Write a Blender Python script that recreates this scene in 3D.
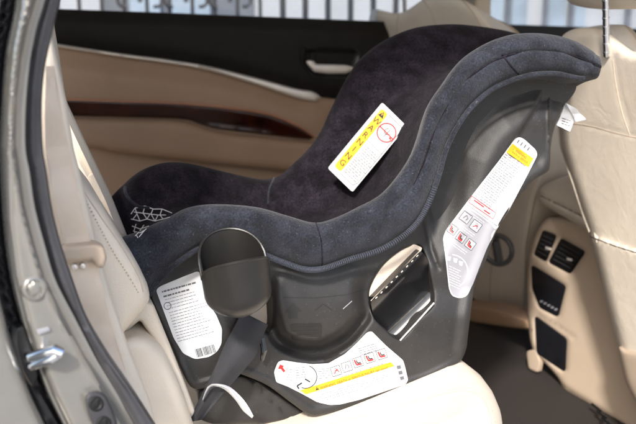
import bpy, math, random
import numpy as np
from mathutils import Vector, Matrix
from mathutils.bvhtree import BVHTree
from mathutils.geometry import delaunay_2d_cdt
random.seed(7)
R = math.radians
SC = bpy.context.scene
for o in list(bpy.data.objects): bpy.data.objects.remove(o)
COL = SC.collection

# ---------------------------------------------------------------- camera, sky, sun, exposure
YAW, PITCH, LENS = R(20), R(14), 50.0
cd = bpy.data.cameras.new('camera'); cam = bpy.data.objects.new('camera', cd); COL.objects.link(cam)
cd.lens = LENS; cd.sensor_width = 36; cd.sensor_fit = 'HORIZONTAL'; cd.clip_start = .02; cd.clip_end = 400
CAM = Vector((0, 0, 1.0)); cam.location = CAM
cam.rotation_euler = (math.pi/2 - PITCH, 0, -YAW)
cd.dof.use_dof = True; cd.dof.focus_distance = 1.30; cd.dof.aperture_fstop = 5.6
SC.camera = cam
SUN_EL, SUN_DIR = R(40), Vector((.52, .85, 0)).normalized()      # direction the light travels, on the ground
w = bpy.data.worlds.new('World'); SC.world = w; w.use_nodes = True
nt = w.node_tree; sky = nt.nodes.new('ShaderNodeTexSky'); sky.sky_type = 'NISHITA'; sky.sun_disc = False
sky.sun_elevation = SUN_EL; sky.sun_rotation = math.atan2(-SUN_DIR.x, -SUN_DIR.y)
sky.dust_density = 2.5; sky.air_density = 1.0
bg = nt.nodes['Background']; bg.inputs[1].default_value = .15; nt.links.new(sky.outputs[0], bg.inputs[0])
sl = bpy.data.lights.new('sun', 'SUN'); sl.energy = 2.6; sl.angle = R(5); sl.color = (1, .96, .91)
so = bpy.data.objects.new('sun', sl); COL.objects.link(so)
L = Vector((SUN_DIR.x*math.cos(SUN_EL), SUN_DIR.y*math.cos(SUN_EL), -math.sin(SUN_EL)))
so.rotation_euler = L.to_track_quat('-Z', 'Y').to_euler()
SC.view_settings.view_transform = 'Standard'; SC.view_settings.look = 'None'
SC.view_settings.exposure = 1.2; SC.view_settings.gamma = 1

# ---------------------------------------------------------------- where a point of the view lies in the car
ROT = cam.rotation_euler.to_matrix(); F = LENS/36*636
def ray(px, py): return ROT @ Vector(((px-318)/F, -(py-212)/F, -1))
def onplane(px, py, p0, n):
    d = ray(px, py); return CAM + d*((p0-CAM).dot(n)/d.dot(n))
def PY(px, py, Y): return onplane(px, py, Vector((0, Y, 0)), Vector((0, 1, 0)))
def PX(px, py, X): return onplane(px, py, Vector((X, 0, 0)), Vector((1, 0, 0)))
def PZ(px, py, Z): return onplane(px, py, Vector((0, 0, Z)), Vector((0, 0, 1)))
def proj(p):
    v = ROT.transposed() @ (p-CAM); return (318 + F*v.x/-v.z, 212 - F*v.y/-v.z)

# ---------------------------------------------------------------- materials
def mat(name, col, rough=.5, metal=0, var=.15, scale=30, bump=0, bscale=400, coat=0, sheen=0, col2=None, spec=.5, detail=4, mottle=0, lint=0, crease=0):
    m = bpy.data.materials.new(name); m.use_nodes = True; n = m.node_tree.nodes; l = m.node_tree.links
    b = n['Principled BSDF']; b.inputs['Roughness'].default_value = rough; b.inputs['Metallic'].default_value = metal
    b.inputs['Coat Weight'].default_value = coat; b.inputs['Coat Roughness'].default_value = .06
    b.inputs['Sheen Weight'].default_value = sheen; b.inputs['Sheen Roughness'].default_value = .5
    b.inputs['Specular IOR Level'].default_value = spec
    tc = n.new('ShaderNodeTexCoord'); nz = n.new('ShaderNodeTexNoise'); nz.inputs['Scale'].default_value = scale
    nz.inputs['Detail'].default_value = detail
    rp = n.new('ShaderNodeValToRGB'); rp.color_ramp.elements[0].position = .3; rp.color_ramp.elements[1].position = .7
    c2 = col2 or tuple(min(1, c*(1+var)) for c in col); c1 = tuple(c*(1-var) for c in col) if not col2 else col
    rp.color_ramp.elements[0].color = (*c1, 1); rp.color_ramp.elements[1].color = (*c2, 1)
    l.new(tc.outputs['Object'], nz.inputs['Vector']); l.new(nz.outputs['Fac'], rp.inputs[0]); l.new(rp.outputs[0], b.inputs['Base Color'])
    out = rp.outputs[0]
    def mul(sock, scale_, lo, hi, a=.35, b_=.65, mode='MULTIPLY', det=3):
        q = n.new('ShaderNodeTexNoise'); q.inputs['Scale'].default_value = scale_; q.inputs['Detail'].default_value = det
        k = n.new('ShaderNodeValToRGB'); k.color_ramp.elements[0].position = a; k.color_ramp.elements[1].position = b_
        k.color_ramp.elements[0].color = (lo, lo, lo, 1); k.color_ramp.elements[1].color = (hi, hi, hi, 1)
        x = n.new('ShaderNodeMix'); x.data_type = 'RGBA'; x.blend_type = mode; x.inputs[0].default_value = 1
        l.new(tc.outputs['Object'], q.inputs['Vector']); l.new(q.outputs['Fac'], k.inputs[0]); l.new(sock, x.inputs[6]); l.new(k.outputs[0], x.inputs[7]); return x.outputs[2]
    if mottle: out = mul(out, 34, 1-mottle, 1+mottle, .36, .64, det=6)
    if lint: out = mul(out, 330, 0, lint, .70, .76, 'ADD', 1)
    l.new(out, b.inputs['Base Color'])
    if bump:
        z = n.new('ShaderNodeTexNoise'); z.inputs['Scale'].default_value = bscale; z.inputs['Detail'].default_value = 3
        bp = n.new('ShaderNodeBump'); bp.inputs['Strength'].default_value = bump; bp.inputs['Distance'].default_value = .002
        l.new(tc.outputs['Object'], z.inputs['Vector']); l.new(z.outputs['Fac'], bp.inputs['Height']); l.new(bp.outputs[0], b.inputs['Normal'])
        if crease:
            z2 = n.new('ShaderNodeTexNoise'); z2.inputs['Scale'].default_value = 22; z2.inputs['Detail'].default_value = 2; z2.inputs['Distortion'].default_value = 1.2
            b2 = n.new('ShaderNodeBump'); b2.inputs['Strength'].default_value = crease; b2.inputs['Distance'].default_value = .006
            l.new(tc.outputs['Object'], z2.inputs['Vector']); l.new(z2.outputs['Fac'], b2.inputs['Height']); l.new(b2.outputs[0], bp.inputs['Normal'])
    return m
M = {}
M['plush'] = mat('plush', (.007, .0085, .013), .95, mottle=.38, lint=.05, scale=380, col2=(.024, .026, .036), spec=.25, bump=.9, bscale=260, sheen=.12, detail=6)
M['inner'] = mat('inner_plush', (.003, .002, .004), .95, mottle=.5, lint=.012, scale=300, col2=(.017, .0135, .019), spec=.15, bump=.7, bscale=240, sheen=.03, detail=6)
M['piping'] = mat('piping', (.040, .045, .062), .7, scale=500, var=.4, bump=.6, bscale=900)
M['shell'] = mat('shell_plastic', (.019, .018, .0175), .50, spec=.45, mottle=.15, lint=.03, var=.16, scale=14, bump=.28, bscale=900)
M['shell_dark'] = mat('embossed_plastic', (.006, .006, .006), .6, var=.2, bump=.4, bscale=900)
M['gloss'] = mat('gloss_black', (.008, .008, .009), .16, var=.2, coat=.5)
M['cup'] = mat('cup_plastic', (.014, .013, .012), .36, var=.1, bump=.05, bscale=600)
M['white'] = mat('label_paper', (.60, .61, .62), .5, var=.03)
M['lgrey'] = mat('label_grey', (.26, .26, .28), .4, var=.04)
M['yellow'] = mat('label_yellow', (.66, .38, .015), .45, var=.04)
M['ink'] = mat('ink', (.015, .015, .018), .7, var=.1)
M['micro'] = mat('small_print', (.10, .10, .11), .6, var=.1)
M['brown_ink'] = mat('brown_ink', (.07, .025, .01), .6, var=.1)
M['red'] = mat('red_ink', (.45, .02, .02), .5, var=.1)
M['leather'] = mat('cream_leather', (.66, .585, .485), .52, var=.05, scale=9, bump=.35, bscale=420, crease=.16)
M['stitch'] = mat('stitch', (.44, .36, .28), .7, var=.1)
M['tan'] = mat('tan_trim', (.35, .235, .155), .55, var=.06, scale=8, bump=.25, bscale=600)
M['console'] = mat('console_plastic', (.46, .365, .275), .5, var=.04, scale=8, bump=.15, bscale=700)
M['black'] = mat('black_trim', (.009, .0075, .0065), .6, spec=.25, var=.2, bump=.2, bscale=500)
M['vent'] = mat('vent_black', (.006, .006, .006), .35, var=.2)
M['screen'] = mat('screen_black', (.01, .01, .012), .12, var=.2)
M['wood'] = mat('dark_wood', (.010, .002, .001), .16, scale=18, col2=(.05, .009, .004), coat=.5)
M['chrome'] = mat('satin_chrome', (.90, .86, .80), .25, metal=.45, var=.05)
M['copper'] = mat('copper_edge', (.45, .22, .13), .3, metal=.6, var=.1)
M['steel'] = mat('polished_steel', (.75, .77, .8), .15, metal=1, var=.08, scale=60)
M['paint'] = mat('beige_paint', (.245, .237, .215), .25, metal=.45, var=.04, coat=1)
M['rubber'] = mat('rubber', (.045, .044, .048), .42, var=.15, bump=.15, bscale=300)
M['belt'] = mat('cream_webbing', (.62, .52, .42), .75, var=.05, bump=.4, bscale=900)
M['strap'] = mat('grey_webbing', (.018, .018, .021), .75, var=.2, bump=.5, bscale=900)
M['carpet'] = mat('carpet', (.010, .007, .006), .95, scale=300, col2=(.028, .021, .017), bump=.8, bscale=350)
M['wall'] = mat('painted_wall', (.40, .40, .41), .9, scale=3, var=.1)
M['dkwall'] = mat('grey_wall', (.13, .14, .16), .8, scale=3, var=.15)
M['winglass'] = mat('window_pane', (.28, .33, .38), .15, scale=2, var=.3)
M['iron'] = mat('iron', (.02, .022, .03), .5, var=.2)
M['pave'] = mat('pavement', (.26, .25, .24), .9, scale=5, var=.15)
gl = bpy.data.materials.new('tinted_glass'); gl.use_nodes = True
g = gl.node_tree; b = g.nodes['Principled BSDF']; g.nodes.remove(b)
tr = g.nodes.new('ShaderNodeBsdfTransparent'); tr.inputs[0].default_value = (.80, .83, .86, 1)
gs = g.nodes.new('ShaderNodeBsdfGlossy'); gs.inputs['Roughness'].default_value = .02
fr = g.nodes.new('ShaderNodeFresnel'); mx = g.nodes.new('ShaderNodeMixShader')
g.links.new(fr.outputs[0], mx.inputs[0]); g.links.new(tr.outputs[0], mx.inputs[1]); g.links.new(gs.outputs[0], mx.inputs[2])
g.links.new(mx.outputs[0], g.nodes['Material Output'].inputs[0]); M['glass'] = gl

# webbing weave along the tie strap and ribbing on the piping come from their bump noise

# ---------------------------------------------------------------- building helpers
BASE = {}
def thing(name, label, cat, loc, group=None):
    o = bpy.data.objects.new(name, None); o.empty_display_size = .05; COL.objects.link(o); o.location = loc
    o['label'] = label; o['category'] = cat
    if group: o['group'] = group
    BASE[o.name] = Vector(loc); return o
def obj(name, V, Fc, mats, parent=None, smooth=True, idx=None, label=None, sharp=35):
    base = BASE[parent.name] if parent else Vector((0, 0, 0))
    me = bpy.data.meshes.new(name); me.from_pydata([tuple(Vector(v)-base) for v in V], [], [tuple(f) for f in Fc])
    for m in (mats if isinstance(mats, (list, tuple)) else [mats]): me.materials.append(M[m])
    if idx is not None: me.polygons.foreach_set('material_index', idx)
    me.polygons.foreach_set('use_smooth', [smooth]*len(me.polygons))
    me.validate(); me.update()
    if smooth: me.set_sharp_from_angle(angle=R(sharp))
    o = bpy.data.objects.new(name, me); COL.objects.link(o)
    if parent: o.parent = parent
    BASE[o.name] = base
    if label: o['label'] = label
    return o
def structure(o): o['kind'] = 'structure'; return o
def curve(pts, step=5, closed=False):            # Catmull-Rom through the points
    P = [Vector(p) for p in pts]; n = len(P); out = []
    for i in range(n if closed else n-1):
        g = (lambda k: P[k % n]) if closed else (lambda k: P[max(0, min(n-1, k))])
        a, b, c, d = g(i-1), g(i), g(i+1), g(i+2); m = max(1, int(round((c-b).length/step)))
        for j in range(m):
            t = j/m; out.append(.5*((2*b)+(c-a)*t+(2*a-5*b+4*c-d)*t*t+(3*b-a-3*c+d)*t**3))
    if not closed: out.append(P[-1])
    return out
def soft(pts, r=4, step=3, k=4):                 # polygon with rounded corners
    P = [Vector(p) for p in pts]; n = len(P); out = []
    for i in range(n):
        a, b, c = P[i-1], P[i], P[(i+1) % n]
        ra = min(r, (a-b).length*.45); rc = min(r, (c-b).length*.45)
        s = b+(a-b).normalized()*ra; e = b+(c-b).normalized()*rc
        for j in range(k+1):
            t = j/k; out.append(s*(1-t)**2+b*2*t*(1-t)+e*t*t)
    res = []
    for i in range(len(out)):
        a, b = out[i], out[(i+1) % len(out)]; m = max(1, int((b-a).length/step))
        for j in range(m): res.append(a.lerp(b, j/m))
    return res
def inside(X, Y, poly):
    c = np.zeros(X.shape, bool); n = len(poly)
    for i in range(n):
        x1, y1 = poly[i][0], poly[i][1]; x2, y2 = poly[i-1][0], poly[i-1][1]
        with np.errstate(divide='ignore', invalid='ignore'):
            c ^= ((y1 > Y) != (y2 > Y)) & (X < (x2-x1)*(Y-y1)/((y2-y1) if y2 != y1 else 1e-9)+x1)
    return c
def dist(X, Y, poly, closed=True):
    d = np.full(X.shape, 1e9); n = len(poly)
    for i in range(n if closed else n-1):
        ax, ay = poly[i][0], poly[i][1]; bx, by = poly[(i+1) % n][0], poly[(i+1) % n][1]
        vx, vy = bx-ax, by-ay; q = vx*vx+vy*vy+1e-12
        t = np.clip(((X-ax)*vx+(Y-ay)*vy)/q, 0, 1); d = np.minimum(d, np.hypot(X-ax-t*vx, Y-ay-t*vy))
    return d
def sstep(a, b, x):
    t = np.clip((x-a)/(b-a), 0, 1); return t*t*(3-2*t)
def tri(outline, holes=(), sp=5, rings=(), lines=()):
    loops = [outline]+list(holes); pts = []; edges = []
    for lp in loops:
        s = len(pts); n = len(lp); pts += [(p[0], p[1]) for p in lp]; edges += [(s+i, s+(i+1) % n) for i in range(n)]
    xs = [p[0] for p in outline]; ys = [p[1] for p in outline]
    gx, gy = np.meshgrid(np.arange(min(xs)+sp/2, max(xs), sp), np.arange(min(ys)+sp/2, max(ys), sp*.87))
    gx = gx.copy(); gx[1::2] += sp/2; gx = gx.ravel(); gy = gy.ravel()
    mrg = max(rings) if rings else 0
    def ok(X, Y, dmin):
        k = inside(X, Y, outline)
        for h in holes: k &= ~inside(X, Y, h)
        for lp in loops: k &= dist(X, Y, lp) > dmin
        return k
    k = ok(gx, gy, mrg+.45*sp)
    for ln in lines: k &= dist(gx, gy, ln, False) > .7*sp
    extra = list(zip(gx[k], gy[k]))
    for ln in lines:
        q = np.array([(p[0], p[1]) for p in ln]); k = ok(q[:, 0], q[:, 1], mrg+.5); extra += list(zip(q[k, 0], q[k, 1]))
    for r in rings:
        for lp in loops:
            n = len(lp); qx = []; qy = []
            for i in range(n):
                t = Vector((lp[(i+1) % n][0]-lp[i-1][0], lp[(i+1) % n][1]-lp[i-1][1]))
                if t.length < 1e-6: continue
                t.normalize()
                for s in (1, -1): qx.append(lp[i][0]-s*t.y*r); qy.append(lp[i][1]+s*t.x*r)
            qx = np.array(qx); qy = np.array(qy); k = ok(qx, qy, r*.93); extra += list(zip(qx[k], qy[k]))
    allp = [Vector(p) for p in pts+extra]
    v, e, f, *_ = delaunay_2d_cdt(allp, edges, [], 0, 1e-4)
    V = np.array([(p.x, p.y) for p in v]); T = np.array([t for t in f if len(t) == 3])
    c = V[T].mean(1); k = inside(c[:, 0], c[:, 1], outline)
    for h in holes: k &= ~inside(c[:, 0], c[:, 1], h)
    T = T[k]; a = V[T[:, 1]]-V[T[:, 0]]; b_ = V[T[:, 2]]-V[T[:, 0]]
    ar = a[:, 0]*b_[:, 1]-a[:, 1]*b_[:, 0]; T = T[np.abs(ar) > 1e-5]; ar = ar[np.abs(ar) > 1e-5]
    T[ar > 0] = T[ar > 0][:, ::-1]
    return V, T
def relief_geo(outline, p0, n, h=None, sp=5, thick=.03, holes=(), rr=0, rh=0, back=None, lines=()):
    """a moulded solid: the outline on a plane of the car, raised by h(x, y, edge distance), rounded at its edge, thick behind"""
    n = Vector(n).normalized(); p0 = Vector(p0)
    rings = [rr*q for q in (.08, .25, .5, .8)] if rr else []
    V, T = tri(outline, holes, sp, rings, lines)
    X, Y = V[:, 0], V[:, 1]; d = dist(X, Y, outline)
    for q in holes: d = np.minimum(d, dist(X, Y, q))
    H = np.zeros(len(V))
    if h is not None: H = H+h(X, Y, d)
    if rr: H = H-rh*(1-np.sqrt(np.clip(1-(1-np.minimum(d, rr)/rr)**2, 0, 1)))
    vs = [onplane(x, y, p0+n*float(q), n) for x, y, q in zip(X, Y, H)]
    used = {}; fs = []
    for t in T: fs.append(tuple(int(i) for i in t))
    # open edges
    cnt = {}
    for t in fs:
        for a, b in ((t[0], t[1]), (t[1], t[2]), (t[2], t[0])): cnt[(a, b)] = 1
    m = len(vs); bk_ = Vector(back) if back else -n*thick; back = [p + bk_ - n*float(q) for p, q in zip(vs, H)]
    vs2 = vs+back
    fs2 = list(fs)+[(a+m, c+m, b+m) for a, b, c in fs]
    for (a, b) in cnt:
        if (b, a) not in cnt: fs2.append((b, a, a+m, b+m))
    return vs2, fs2
def relief(name, outline, p0, n, mats, parent, label=None, sharp=40, **k):
    v, f = relief_geo(outline, p0, n, **k); return obj(name, v, f, mats, parent, label=label, sharp=sharp)
def tube_geo(path, r, seg=8, caps=True):
    P = [Vector(p) for p in path]; V = []; Fc = []; up = Vector((0, 0, 1)); pn = None
    for i, p in enumerate(P):
        t = (P[min(i+1, len(P)-1)]-P[max(i-1, 0)]).normalized()
        if pn is None:
            a = up if abs(t.dot(up)) < .9 else Vector((1, 0, 0)); pn = (a-t*a.dot(t)).normalized()
        else: pn = (pn-t*pn.dot(t)).normalized()
        bn = t.cross(pn); rad = r[i] if isinstance(r, (list, tuple)) else r
        for j in range(seg):
            an = 2*math.pi*j/seg; V.append(p+(pn*math.cos(an)+bn*math.sin(an))*rad)
        if i:
            for j in range(seg):
                a = (i-1)*seg+j; b = (i-1)*seg+(j+1) % seg; Fc.append((a, b, b+seg, a+seg))
    if caps: Fc.append(tuple(range(seg))[::-1]); Fc.append(tuple((len(P)-1)*seg+j for j in range(seg)))
    return V, Fc
def merge(*gs):
    V = []; Fc = []
    for v, f in gs:
        s = len(V); V += list(v); Fc += [tuple(i+s for i in q) for q in f]
    return V, Fc
def box_geo(x0, x1, y0, y1, z0, z1):
    V = [Vector((x, y, z)) for x in (x0, x1) for y in (y0, y1) for z in (z0, z1)]
    return V, [(0, 1, 3, 2), (4, 6, 7, 5), (0, 4, 5, 1), (2, 3, 7, 6), (0, 2, 6, 4), (1, 5, 7, 3)]
def loft_geo(rings, closed=True, caps=True):
    n = len(rings[0]); V = [p for r in rings for p in r]; Fc = []
    for i in range(len(rings)-1):
        for j in range(n if closed else n-1):
            a = i*n+j; b = i*n+(j+1) % n; Fc.append((a, b, b+n, a+n))
    if caps:
        for base, rev in ((0, True), ((len(rings)-1)*n, False)):
            c = Vector((0, 0, 0))
            for j in range(n): c += V[base+j]
            V.append(c/n); ci = len(V)-1
            for j in range(n):
                t = (base+j, base+(j+1) % n, ci); Fc.append(t[::-1] if rev else t)
    return V, Fc
def bvh(*objs):
    V = []; Fc = []
    for o in objs:
        s = len(V); b = BASE[o.name]; V += [v.co+b for v in o.data.vertices]; Fc += [tuple(i+s for i in p.vertices) for p in o.data.polygons]
    return BVHTree.FromPolygons(V, Fc)
_t = {}
def glyphs(s):
    if s not in _t:
        c = bpy.data.curves.new('t', 'FONT'); c.body = s; c.size = 1; c.resolution_u = 3; c.align_x = 'LEFT'
        o = bpy.data.objects.new('t', c); COL.objects.link(o); dg = bpy.context.evaluated_depsgraph_get(); dg.update()
        me = bpy.data.meshes.new_from_object(o.evaluated_get(dg)); V = [(v.co.x, v.co.y) for v in me.vertices]; Fc = [tuple(p.vertices) for p in me.polygons]
        bpy.data.objects.remove(o); bpy.data.meshes.remove(me); bpy.data.curves.remove(c); _t[s] = (V, Fc)
    return _t[s]
class Sticker:
    """printed label: shapes laid out on the label's own axes and wrapped on the surface that carries it"""
    def __init__(s, tree, off=.0011, push=None): s.t = tree; s.off = off; s.V = []; s.F = []; s.I = []; s.m = []; s.push = push; s.last = None; s.jump = .10
    def put(s, P, Fc, m, layer):
        if m not in s.m: s.m.append(m)
        k = len(s.V)
        for p in P:
            d = ray(p[0], p[1]).normalized(); hit, no, _, ds = s.t.ray_cast(CAM, d)
            if hit is None or (s.last and abs(ds-s.last) > s.jump): hit = CAM+d*(s.last or 1.2)
            else: s.last = ds
            s.V.append(hit - d*(s.off+layer*.0005))
        s.F += [tuple(i+k for i in f) for f in Fc]; s.I += [s.m.index(m)]*len(Fc)
    def poly(s, pts, m, layer, sp=4):
        V, T = tri([Vector((p[0], p[1])) for p in pts], (), sp); s.put(V, [tuple(int(i) for i in t) for t in T], m, layer)
    def line(s, a, b, w_, m, layer):
        a = Vector(a); b = Vector(b); n = max(1, int((b-a).length/3)); t = (b-a).normalized(); q = Vector((-t.y, t.x))*w_/2
        P = []; Fc = []
        for i in range(n+1): c = a.lerp(b, i/n); P += [c+q, c-q]
        for i in range(n): Fc.append((2*i, 2*i+1, 2*i+3, 2*i+2))
        s.put(P, Fc, m, layer)
    def path(s, pts, w_, m, layer):
        s.last = None
        for a, b in zip(pts[:-1], pts[1:]): s.line(a, b, w_, m, layer)
    def arc(s, c, r, a0, a1, w_, m, layer):
        s.path([(c[0]+r*math.cos(R(a)), c[1]+r*math.sin(R(a))) for a in np.linspace(a0, a1, max(4, int(abs(a1-a0)/15)))], w_, m, layer)
    def text(s, txt, o, u, v, size, m, layer, length=None):
        V, Fc = glyphs(txt); u = Vector(u).normalized(); v = Vector(v).normalized(); o = Vector(o)
        k = size
        if length: wd = max(p[0] for p in V); ku = length/wd
        else: ku = k
        s.put([o+u*p[0]*ku+v*p[1]*k for p in V], Fc, m, layer)
    def fine(s, o, u, v, wid, rows, lead, th=.55, m='micro', layer=1, ragged=.25):
        u = Vector(u).normalized(); v = Vector(v).normalized(); o = Vector(o)
        for r in range(rows):
            x = 0; end = wid*(1-random.random()*ragged)
            while x < end:
                l = random.uniform(1.2, 4.5); l = min(l, end-x)
                if l > .5:
                    a = o+v*lead*r+u*x; s.line(a, a+u*l, th, m, layer)
                x += l+.7
    def build(s, name, parent, label=None):
        o = obj(name, s.V, s.F, s.m, parent, smooth=False, idx=s.I, label=label)
        sm = [s.m[i] in ('white', 'lgrey') for i in s.I]; o.data.polygons.foreach_set('use_smooth', sm); return o
def fr(o, u, v): # label axes
    o = Vector(o); u = Vector(u); v = Vector(v); return lambda a, b: o+u*a+v*b

# ================================================================= THE CAR
ZC = PY(428, 381, 1.2).z                 # cushion level under the seat base
CUSH = (PY(347, 409, 1.2), PY(461, 362, 1.2))
ZF = ZC-.36
car = thing('car', 'beige car with its rear side door open onto a cream leather cabin', 'car', (.8, 1.7, ZF-.3))

# --- cabin floor, roof
relief_floor = obj('floor_carpet', *box_geo(-.7, 2.6, .86, 2.72, ZF-.05, ZF), 'carpet', car)
rings = []
for X in (-1.0, -.6, .2, 1.2, 1.9, 2.3):
    rg = []
    top = 1.56-.10*max(0, X-1.3)
    for Y, dz in ((.86, -.07), (.90, -.03), (1.05, .0), (1.7, .02), (2.35, 0), (2.58, -.03), (2.66, -.07), (2.62, -.09), (2.3, -.04), (1.7, -.02), (1.1, -.04), (.92, -.09)):
        rg.append(Vector((X, Y, top+dz)))
    rings.append(rg)
obj('roof', *loft_geo(rings), 'console', car)  # out of view, put in to keep the cabin shaded

# --- far side doors
YD = 2.66
def DP(z=0): return Vector((0, YD-z, 0))
NY = (0, -1, 0)
sill = [(-80, 4), (55, 9), (170, 13), (370, 21), (480, 24)]
outl = [(-80, 4), (55, 9), (170, 13), (370, 21), (478, 25), (478, 470), (-80, 470)]
chr_mid = [(-60, 26), (52, 44), (120, 55), (209, 67), (260, 79.5), (300, 93)]
def door_h(X, Y, d):
    yc = np.interp(X, [p[0] for p in chr_mid], [p[1] for p in chr_mid])
    arm = np.interp(X, [0, 90, 121, 220, 300, 340], [140, 147, 153, 164, 172, 176])
    h = .028*sstep(0, 26, Y-yc)*(1-sstep(320, 352, X))
    h = h - .03*sstep(-20, -8, Y-arm) + .03*sstep(30, 120, Y-arm)
    return h
door = relief('rear_door', soft([(-80, 30), (52, 44), (120, 55), (209, 67), (255, 79), (300, 92), (345, 92), (400, 100), (478, 110), (478, 480), (-80, 480)], 2, 6), DP(.0), NY, 'tan', car, h=door_h, sp=4.5, thick=.06,
              label='far rear door with tan panel, black upper trim, bright strip and dark wood')
relief('upper_trim', soft(outl[:5]+[(478, 108), (400, 98), (345, 100), (320, 97), (300, 93), (255, 80), (209, 68), (120, 56), (52, 45), (-80, 30)], 2, 6), DP(.012), NY, 'black', door,
       h=lambda X, Y, d: .02*sstep(0, 14, d), sp=6, thick=.07)
relief('bright_strip', curve([(-60, 24), (52, 42.8), (120, 53.2), (165, 59), (208, 66), (255, 77.5), (296, 88.5), (313, 91.5), (322, 98)], 3)+curve([(316, 101.5), (297, 98), (250, 82.6), (208, 70.3), (165, 62.8), (120, 56.8), (52, 46), (-60, 28)], 3), DP(.036), NY, 'chrome', door,
       sp=3, thick=.03, rr=2.6, rh=.012)
relief('wood_trim', curve([(-40, 96), (66, 100), (120, 102), (170, 104), (220, 108), (266, 115), (296, 126), (314, 137.5)], 4)+curve([(309, 139.5), (284, 137), (250, 133), (218, 129), (200, 124), (180, 119), (120, 117), (75, 116), (-40, 113)], 4), DP(.038), NY, 'wood', door,
       sp=3, thick=.03, rr=2, rh=.003, h=lambda X, Y, d: .016*(1-sstep(0, 16, Y-np.interp(X, [66, 170, 220, 266, 296, 314], [100, 104, 108, 115, 126, 137]))))
relief('wood_trim_edge', curve([(-40, 94.2), (66, 98.4), (120, 100.4), (170, 102.2), (220, 106), (268, 113.2), (298, 124.5), (316, 137)], 4)+curve([(313, 137.5), (295, 126), (266, 115.2), (220, 108), (170, 104.2), (120, 102.2), (66, 100.4), (-40, 96.4)], 4), DP(.044), NY, 'copper', door, sp=2, thick=.02, rr=.9, rh=.002)
relief('armrest', curve([(-40, 112), (75, 117.5), (120, 118.5), (180, 120.5), (218, 131), (250, 135), (284, 139), (312, 142), (330, 150), (334, 170)], 4)+curve([(325, 176), (300, 173), (220, 164.5), (121, 153), (90, 147), (-40, 135)], 4), DP(.062), NY, 'tan', door, sp=4, thick=.06, rr=8, rh=.028)
relief('handle_bowl', soft([(301, 50), (306, 47), (357, 48), (361, 54), (353, 75), (347, 79), (313, 77), (302, 64)], 3, 2), DP(.036), NY, 'vent', door,
       h=lambda X, Y, d: .006*(1-sstep(1.5, 4, d))-.012*sstep(3, 9, d), sp=2.5, thick=.03)
relief('door_handle', soft([(305.6, 61.5), (309, 60), (314, 60.6), (316, 64), (329.5, 64.3), (346, 64.8), (354, 67), (352.6, 70.5), (346, 73.5), (329.5, 74), (314, 72), (309, 66.4)], 1.5, 1.5), DP(.06), NY, 'chrome', door,
       sp=2, thick=.012, rr=3, rh=.010)
relief('latch', soft([(310, 53), (316, 52), (317, 60), (311, 61)], 1.5, 2), DP(.05), NY, 'black', door, sp=2, thick=.01, rr=1.5, rh=.004)
wf = relief('window_glass', soft([(-80, -130), (470, -130), (470, 26), (-80, 6)], 3, 12), DP(-.035), NY, 'glass', door, sp=30, thick=.004)
fdoor = relief('front_door', soft([(492, 24), (640, 29), (900, 40), (900, 480), (492, 480)], 3, 8), DP(.0), NY, 'black', car, sp=12, thick=.06,
       label='far front door with black upper trim under its window')
relief('window_glass', soft([(492, -130), (900, -130), (900, 40), (492, 26)], 3, 12), DP(-.035), NY, 'glass', fdoor, sp=30, thick=.004)
relief('door_panel', soft([(492, 60), (900, 80), (900, 480), (492, 480)], 3, 8), DP(.02), NY, 'tan', fdoor, sp=12, thick=.015, h=lambda X, Y, d: .02*sstep(0, 20, d))
relief('center_pillar', soft([(474, -140), (492, -140), (490, 120), (494, 300), (498, 480), (470, 480), (474, 120)], 3, 6), DP(.05), NY, 'console', car, sp=5, thick=.12, rr=4, rh=.015,
       label='tan pillar between the two far doors')

# --- rear bench: cushion, shaded back, near bolster
ax, az = CUSH[0].x, CUSH[0].z; bx, bz = CUSH[1].x, CUSH[1].z; slope = (bz-az)/(bx-ax)
XF = PY(490, 385, 1.2).x
def topz(x): return az-.007+slope*(x-ax)
prof = []
zt = topz(XF-.055)
for x in np.linspace(-.35, XF-.075, 12): prof.append((x, topz(x)))
for a in np.linspace(75, -60, 14): prof.append((XF-.07+.07*math.cos(R(a)), topz(XF-.07)-.072+.075*math.sin(R(a))))
prof += [(XF-.06, zt-.22), (-.35, zt-.24)]
rings = []
for Y, ins, ox in ((1.00, .045, .13), (1.004, .02, .12), (1.015, .008, .105), (1.035, .0, .085), (1.06, 0, .062), (1.09, 0, .04), (1.12, 0, .024), (1.16, 0, .009), (1.2, 0, 0), (1.5, 0, 0), (1.9, .0, 0), (2.4, 0, 0), (2.5, .03, 0)):
    cx = sum(p[0] for p in prof)/len(prof); cz = zt-.12
    rings.append([Vector((p[0]-(ins+ox)*float(sstep(XF-.45, XF-.05, p[0])), Y, p[1]-ins*(1 if p[1] > cz else -1))) for p in prof])
rear = obj('rear_seat', *loft_geo(rings), 'leather', car, label='cream leather rear bench under the child seat')
tree = bvh(rear)
def stitches(path, name, parent, tr, mt='stitch', r=.0009, lift=.0006, on=2.2, off=1.4):
    pts = curve([Vector(p) for p in path], 1.2); gs = []; acc = 0; seg = []
    for p in pts:
        d = ray(p.x, p.y).normalized(); h, no, _, ds = tr.ray_cast(CAM, d)
        if h is None: continue
        seg.append(h-d*lift)
        if len(seg) == 3:
            gs.append(tube_geo([seg[0], seg[1]], r, 5)); seg = []
    if gs: return obj(name, *merge(*gs), mt, parent)
def seamline(path, name, parent, tr, mt, r=.0012, step=3, lift=0):
    pts = curve([Vector(p) for p in path], step); P = []
    for p in pts:
        d = ray(p.x, p.y).normalized(); h, no, _, ds = tr.ray_cast(CAM, d)
        if h is not None: P.append(h-d*lift)
    return obj(name, *tube_geo(P, r, 8), mt, parent)
seamline([(330, 425), (380, 412), (416, 402), (451, 393.5), (471, 393), (484, 402), (490, 418), (491, 430)], 'seam', rear, tree, 'stitch', .0016)
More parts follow.
